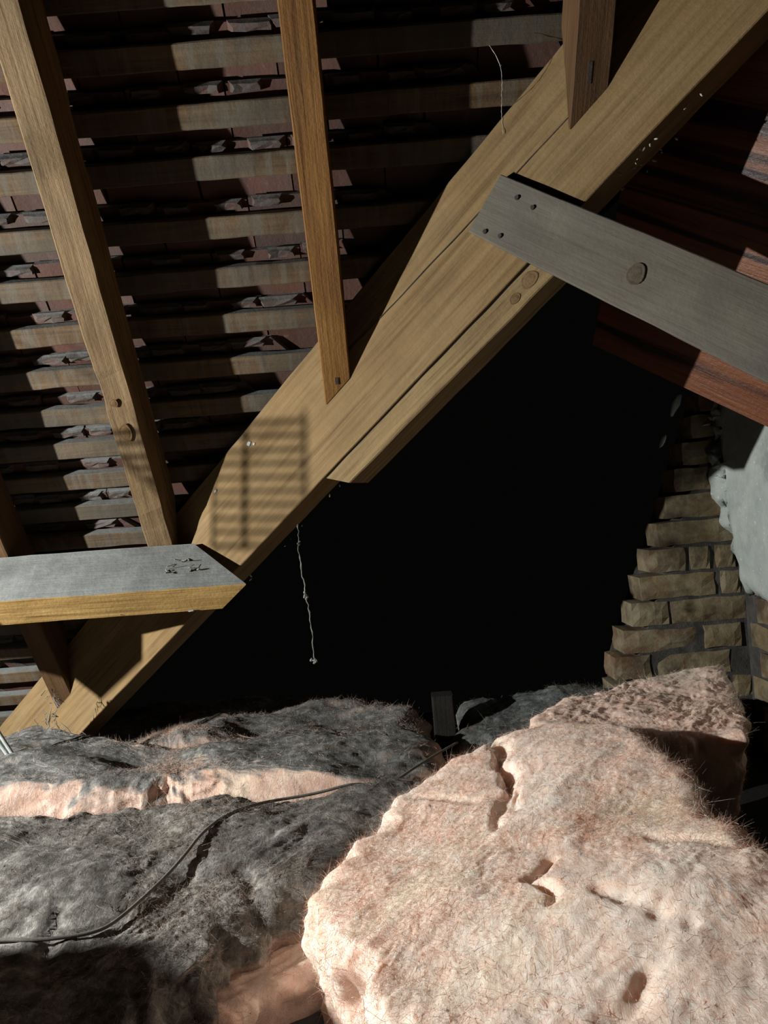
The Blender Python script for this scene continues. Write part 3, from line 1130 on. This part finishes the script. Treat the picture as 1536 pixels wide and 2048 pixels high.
def tilt(z0, x0, y0, gx, gy, *bumps):
    def f(x, y):
        z = z0 + gx * (x - x0) + gy * (y - y0)
        for bx, by, r_, h in bumps:
            z += h * math.exp(-((x - bx) ** 2 + (y - by) ** 2) / (r_ * r_))
        return z
    return f


Z = CZ
# gray dusty batt, front left
batt('d', [(-1.05, 1.30), (-0.75, 1.31), (-0.485, 1.35), (-0.317, 1.37), (-0.15, 1.36), (0.02, 1.42), (0.12, 1.35), (-0.02, 1.17), (-0.165, 1.0),
           (-0.275, 0.83), (-0.38, 0.61), (-0.55, 0.50), (-1.05, 0.55)],
     tilt(Z - 0.50, -0.4, 1.0, 0.0, 0.03, (-0.72, 1.24, 0.22, 0.028), (-0.35, 1.25, 0.16, 0.022), (-0.05, 1.35, 0.12, 0.02), (-0.4, 0.78, 0.12, -0.03)), 0.20, M['dusty'],
     'grey dust covered batt at the front left under the cable', 1, edge=0.07, lump=0.017, mid=0.0055, fine=0.0026, fibres=60000,
     na=380, gridn=300, flen=0.011, creases=[(-0.24, 1.10, -0.20, 1.02, 0.014, 0.009), (-0.22, 0.95, -0.20, 0.84, 0.011, 0.008), (-0.47, 1.02, -0.45, 0.92, 0.012, 0.008), (-0.33, 0.92, -0.30, 0.80, 0.010, 0.007)])
# second one behind with its pink side lit
batt('b', [(-1.15, 1.60), (-0.95, 1.53), (-0.80, 1.50), (-0.60, 1.50), (-0.42, 1.50), (-0.20, 1.47), (-0.02, 1.45), (0.10, 1.52), (0.08, 1.72), (-0.15, 1.84), (-0.5, 1.80), (-1.15, 1.90)],
     tilt(Z - 0.49, -0.5, 1.6, -0.03, 0.03, (-0.74, 1.60, 0.11, 0.03), (-0.40, 1.62, 0.10, 0.025), (-0.18, 1.58, 0.14, 0.018), (-0.57, 1.66, 0.06, -0.03)), 0.22, M['dusty_mid'],
     'humped batt in the middle left with a lit pink side and grey top', 2, edge=0.09, lump=0.020, mid=0.006, fine=0.0024, fibres=26000, flen=0.010, na=340, gridn=230)
# far left lumps
batt('c', [(-1.5, 1.93), (-1.1, 1.90), (-0.75, 1.87), (-0.4, 1.86), (-0.1, 1.86), (0.05, 1.80), (0.07, 2.1), (-0.3, 2.35), (-1.5, 2.4)],
     tilt(Z - 0.545, -0.5, 2.0, 0.0, 0.02, (-0.92, 1.95, 0.10, 0.05), (-0.55, 1.98, 0.12, 0.03), (-0.2, 1.95, 0.15, -0.005)), 0.2, M['dusty_mid'],
     'lumpy grey batt at the far left round the foot of the valley rafter', 3, edge=0.07, lump=0.03, mid=0.010, na=280, gridn=190, fibres=90000, flen=0.010)
# far right
batt('f', [(0.15, 1.72), (0.35, 1.66), (0.62, 1.70), (0.72, 1.78), (0.74, 1.98), (0.45, 1.99), (0.15, 1.99)],
     tilt(Z - 0.51, 0.4, 1.9, 0.02, 0.03, (0.5, 1.92, 0.2, 0.02), (0.15, 1.85, 0.1, -0.03)), 0.2, M['dusty_far'],
     'dark sooty batt at the back against the brick wall', 4, edge=0.06, lump=0.025, mid=0.009, na=260, gridn=170, fibres=9000, flen=0.010)
# rosy batt behind the big pink one
batt('g', [(0.42, 1.29), (0.50, 1.255), (0.555, 1.24), (0.60, 1.34), (0.66, 1.52), (0.705, 1.67), (0.56, 1.66), (0.35, 1.55), (0.25, 1.46), (0.26, 1.38)],
     tilt(Z - 0.402, 0.55, 1.45, 0.01, 0.0, (0.68, 1.62, 0.08, 0.012)), 0.26, M['pink_back'],
     'smaller rosy batt behind the big pink one, cut face in shade', 5, edge=0.016, lump=0.008, mid=0.005, fine=0.0035, fibres=26000, na=320, gridn=220, flen=0.009, rag=0.010, rimfib=0.35)
# lower pink batt, a strip of its side shows
batt('e', [(-0.80, 0.66), (-0.45, 0.65), (-0.33, 0.775), (-0.205, 0.895), (-0.115, 0.985), (-0.02, 1.08), (-0.08, 1.2), (-0.80, 1.2)],
     tilt(Z - 0.56, -0.3, 0.9, 0, 0), 0.13, M['pink_back'],
     'lower pink batt whose side shows under the grey dusty one', 6, edge=0.02, lump=0.004, mid=0.004, fine=0.003, fibres=12000, na=260, gridn=150, flen=0.014)
# the big pink batt
batt('p', [(-0.135, 0.945), (-0.093, 1.045), (-0.056, 1.118), (-0.012, 1.207), (0.05, 1.262), (0.125, 1.325), (0.205, 1.355), (0.28, 1.345), (0.345, 1.29), (0.377, 1.165), (0.378, 0.967),
           (0.366, 0.848), (0.370, 0.782), (0.385, 0.70), (0.40, 0.504), (0.33, 0.38), (0.10, 0.44), (-0.005, 0.61), (-0.078, 0.785), (-0.108, 0.856)],
     tilt(Z - 0.453, -0.1, 1.0, 0.18, 0.0, (0.28, 1.22, 0.12, 0.008), (0.132, 1.318, 0.022, 0.035), (0.0, 1.0, 0.1, -0.008)), 0.22, M['pink'],
     'big clean pink batt lying across the front right', 7, edge=0.035, lump=0.011, mid=0.0034, fine=0.0016, fibres=100000, na=440, gridn=400, flen=0.010, rag=0.011,
     creases=[(0.165, 1.31, 0.158, 1.13, 0.011, 0.034), (0.155, 1.13, 0.115, 1.00, 0.007, 0.012), (0.16, 1.10, 0.14, 1.04, 0.006, 0.010), (0.155, 0.885, 0.135, 0.84, 0.007, 0.012),
              (0.142, 0.825, 0.136, 0.79, 0.006, 0.013), (0.25, 0.905, 0.34, 0.79, 0.008, 0.008), (0.19, 0.78, 0.24, 0.70, 0.009, 0.006), (0.19, 0.65, 0.16, 0.61, 0.014, 0.007), (0.02, 1.17, 0.10, 1.10, 0.008, 0.006)])


def drop(x, y, dz=0.0):
    best = None
    for t in BVHS:
        h = t.ray_cast(V((x, y, 1.2)), V((0, 0, -1)))
        if h[0] is not None and (best is None or h[0].z > best):
            best = h[0].z
    return V((x, y, (best if best is not None else 0.0) + dz))


# ------------------------------------------------------------------ slatted rack added outside the view to stripe the valley rafter with shadow
RTL, RTR, RBR, RBL = (V((-0.8525, 1.3145, 0.1819 + CZ)), V((-0.7266, 1.2377, 0.1653 + CZ)), V((-0.7384, 1.2449, -0.0047 + CZ)), V((-0.8718, 1.3264, 0.0045 + CZ)))
LP = LAMP
RTL, RTR, RBR, RBL = [LP + (q - LP) * (0.47 / 0.62) for q in (RTL, RTR, RBR, RBL)]
blocker = link('shadow_slats', None)
blocker.location = RTL
bpy.context.view_layer.update()
tag(blocker, 'added shadow casting slatted rack hanging on a wire from the roof battens', 'blocker')


def bar(name, a, b, w2, up, th=0.0025):
    d = (b - a).normalized()
    nn = d.cross(up).normalized()
    uu = nn.cross(d)
    bm = bmesh.new()
    bmesh.ops.create_cube(bm, size=1)
    for v in bm.verts:
        v.co = a.lerp(b, v.co.x + 0.5) + uu * v.co.y * 2 * w2 + nn * v.co.z * 2 * th
    bm_obj(name, bm, M['rafter'], blocker)


for k in range(10):
    t = (k + 0.5) / 10
    sag = V((0, 0, -0.003 * random.random()))
    bar('slat', RTL.lerp(RBL, t) + sag, RTR.lerp(RBR, t), 0.0025, V((0, 0, 1)))
for t, wd in ((0.0, 0.0012), (0.36, 0.0022), (1.0, 0.0012)):
    bar('stile', RTL.lerp(RTR, t) + V((0, 0, 0.004)), RBL.lerp(RBR, t), wd, (RTR - RTL).normalized())
bm_obj('wire', tube_bm([rp(RTL.x, (RTL - O).dot(UP) + 0.25, -0.101), RTL + V((0, 0, 0.003))], 0.0008, 5), M['nail'], blocker)

# ------------------------------------------------------------------ shadow casting box added beyond the left edge of the view
bm = bmesh.new()
bmesh.ops.create_cube(bm, size=1)
bmesh.ops.bevel(bm, geom=bm.edges[:], offset=0.012, segments=2, affect='EDGES')
ex = V((0.5, -0.866, 0)).normalized()
ey = V((-0.866, -0.5, 0)).normalized()
ctr = V((-1.148, 0.854, 0)) + ex * 0.12 + ey * 0.11
occluder = bm_obj('shadow_box', bm, M['rafter_dk'], mw=frame(V((ctr.x, ctr.y, (Z - 0.14) / 2)), ex * 0.24, ey * 0.22, V((0, 0, Z - 0.14))))
tag(occluder, 'added shadow casting box standing beside the dusty insulation', 'occluder')

# ------------------------------------------------------------------ board added left of the view to shade the valley rafter below the purlin
poly = [(-1.1929, 1.4885, -0.1598), (-1.1585, 1.4675, -0.1732), (-1.1049, 1.4348, -0.2032), (-1.0248, 1.3859, -0.1425), (-1.0201, 1.3830, -0.0919), (-1.1866, 1.4847, -0.0981)]
bm = bmesh.new()
fa = bm.faces.new([bm.verts.new(V(p) + V((0, 0, CZ))) for p in poly])
r = bmesh.ops.extrude_face_region(bm, geom=[fa])
for v in [e for e in r['geom'] if isinstance(e, bmesh.types.BMVert)]:
    v.co -= BN * 0.012
bmesh.ops.recalc_face_normals(bm, faces=bm.faces)
off = bm_obj('shadow_board', bm, M['rafter'])
tag(off, 'added shadow casting board held off the front of the purlin by a cleat', 'board')
bm = bmesh.new()
bmesh.ops.create_cube(bm, size=1)
ca, cb = V((-1.10, 1.440, CZ - 0.125)), V((-1.10, 1.576, CZ - 0.140))
for v in bm.verts:
    v.co = ca.lerp(cb, v.co.y + 0.5) + V((v.co.x * 0.02, 0, v.co.z * 0.02))
bm_obj('cleat', bm, M['rafter'], off)

# ------------------------------------------------------------------ cables
cp = [(-0.62, 0.895), (-0.55, 0.905), (-0.487, 0.905), (-0.451, 0.902), (-0.412, 0.907), (-0.375, 0.921), (-0.351, 0.957), (-0.328, 1.005), (-0.309, 1.059), (-0.292, 1.103),
      (-0.26, 1.162), (-0.215, 1.217), (-0.154, 1.246), (-0.106, 1.262), (-0.058, 1.285), (-0.016, 1.331), (0.021, 1.391), (0.06, 1.45), (0.11, 1.52)]
ps = smooth_path([V((x * 1.07, y * 1.07, 0)) for x, y in cp], 6)
zz = [max(drop(p.x + a_, p.y + b_).z for a_, b_ in ((0, 0), (0.008, 0), (-0.008, 0), (0, 0.01), (0, -0.01))) for p in ps]
for it in range(14):
    zz = [(zz[max(i - 1, 0)] + zz[i] + zz[min(i + 1, len(zz) - 1)]) / 3 for i in range(len(zz))]
z0 = [drop(p.x, p.y).z for p in ps]
zz = [max(a_, b_ - 0.001) for a_, b_ in zip(zz, z0)]
for it in range(3):
    zz = [(zz[max(i - 1, 0)] + zz[i] + zz[min(i + 1, len(zz) - 1)]) / 3 for i in range(len(zz))]
zz = [max(z, Z - 0.50) if p.x > -0.12 else z for p, z in zip(ps, zz)]
for it in range(3):
    zz = [(zz[max(i - 1, 0)] + zz[i] + zz[min(i + 1, len(zz) - 1)]) / 3 for i in range(len(zz))]
ps = [V((p.x, p.y, z + 0.003)) for p, z in zip(ps, zz)]
tag(bm_obj('cable', tube_bm(ps, 0.0025, 8), M['cable'], smooth=True), 'thin grey cable trailing across the dusty grey insulation', 'cable')

bm = bmesh.new()
for k in range(2):
    pts = smooth_path([V((-0.90 - 0.012 * k, 1.63, Z - 0.30)), V((-0.855 - 0.013 * k, 1.645, Z - 0.41)), V((-0.826 - 0.011 * k, 1.65, Z - 0.47)), V((-0.80 - 0.008 * k, 1.655, Z - 0.53))], 8)
    tube_bm(pts, 0.004, 8, bm)
tag(bm_obj('flat_cable', bm, M['pale_cable'], smooth=True), 'pale flat twin cable dropping into the insulation at the left edge', 'cable')

# ------------------------------------------------------------------ cobwebs
def thread(name, pts, r, label, blobs=(), mat='cobweb', seed=1):
    bm = bmesh.new()
    rs = random.Random(seed)
    path = smooth_path([V(p) for p in pts], 8)
    path = [p + V((rs.gauss(0, 1), rs.gauss(0, 1), 0)) * r * 0.9 for p in path]
    tube_bm(path, [r * rs.uniform(0.6, 1.5) for p in path], 5, bm)
    for c, rad in blobs:
        for k in range(9):
            q = bmesh.ops.create_icosphere(bm, subdivisions=1, radius=rad * rs.uniform(0.25, 0.6))
            off = V((rs.gauss(0, 1), rs.gauss(0, 1), rs.gauss(0, 1))) * rad * 0.5
            for v in q['verts']:
                v.co += V(c) + off
    o = bm_obj(name, bm, M[mat])
    tag(o, label, 'cobweb')
    return o


thread('cobweb_strand', [(-0.175, 1.55, Z - 0.012), (-0.176, 1.545, Z - 0.06), (-0.172, 1.54, Z - 0.11), (-0.167, 1.54, Z - 0.16), (-0.163, 1.54, Z - 0.22), (-0.161, 1.54, Z - 0.29)], 0.0012,
       'dusty dangling cobweb strand with tufts hanging in the dark opening', [((-0.168, 1.54, Z - 0.155), 0.008), ((-0.161, 1.54, Z - 0.287), 0.006), ((-0.175, 1.545, Z - 0.05), 0.004)], 'dust_fluff', 3)
THREADPTS = [(0.221, 1.216, 0.722 + CZ), (0.2363, 1.216, 0.689 + CZ), (0.240, 1.240, 0.660 + CZ), (0.2452, 1.2831, 0.6466 + CZ), (0.2454, 1.2842, 0.6137 + CZ)]
thread('cobweb_thread', THREADPTS, 0.0004,
       'fine cobweb thread from a batten to the top edge of the valley rafter', [(THREADPTS[1], 0.0015)], 'cobweb', 5)
bm = bmesh.new()
rs = random.Random(8)
for k in range(46):
    t = rs.random()
    c = V((-0.80 - 0.03 * t, 1.79 + 0.035 * t, Z - 0.35 - 0.13 * t)) + V((rs.gauss(0, 0.006 + 0.012 * t), rs.gauss(0, 0.008), rs.gauss(0, 0.006)))
    d = V((rs.gauss(-0.1, 0.45), rs.gauss(0, 0.4), -1)).normalized() * rs.uniform(0.012, 0.04)
    e = V((rs.gauss(0, 1), rs.gauss(0, 1), rs.gauss(0, 1))) * 0.005
    tube_bm([c, c + d * 0.4 + e, c + d * 0.8 + e * 0.4, c + d], [rs.uniform(0.0004, 0.0013) * q for q in (0.6, 1.1, 0.9, 0.4)], 4, bm)
tag(bm_obj('cobweb_wisp', bm, M['dust_fluff']), 'ragged cobweb wisp clinging to the foot of the shaded rafter', 'cobweb')
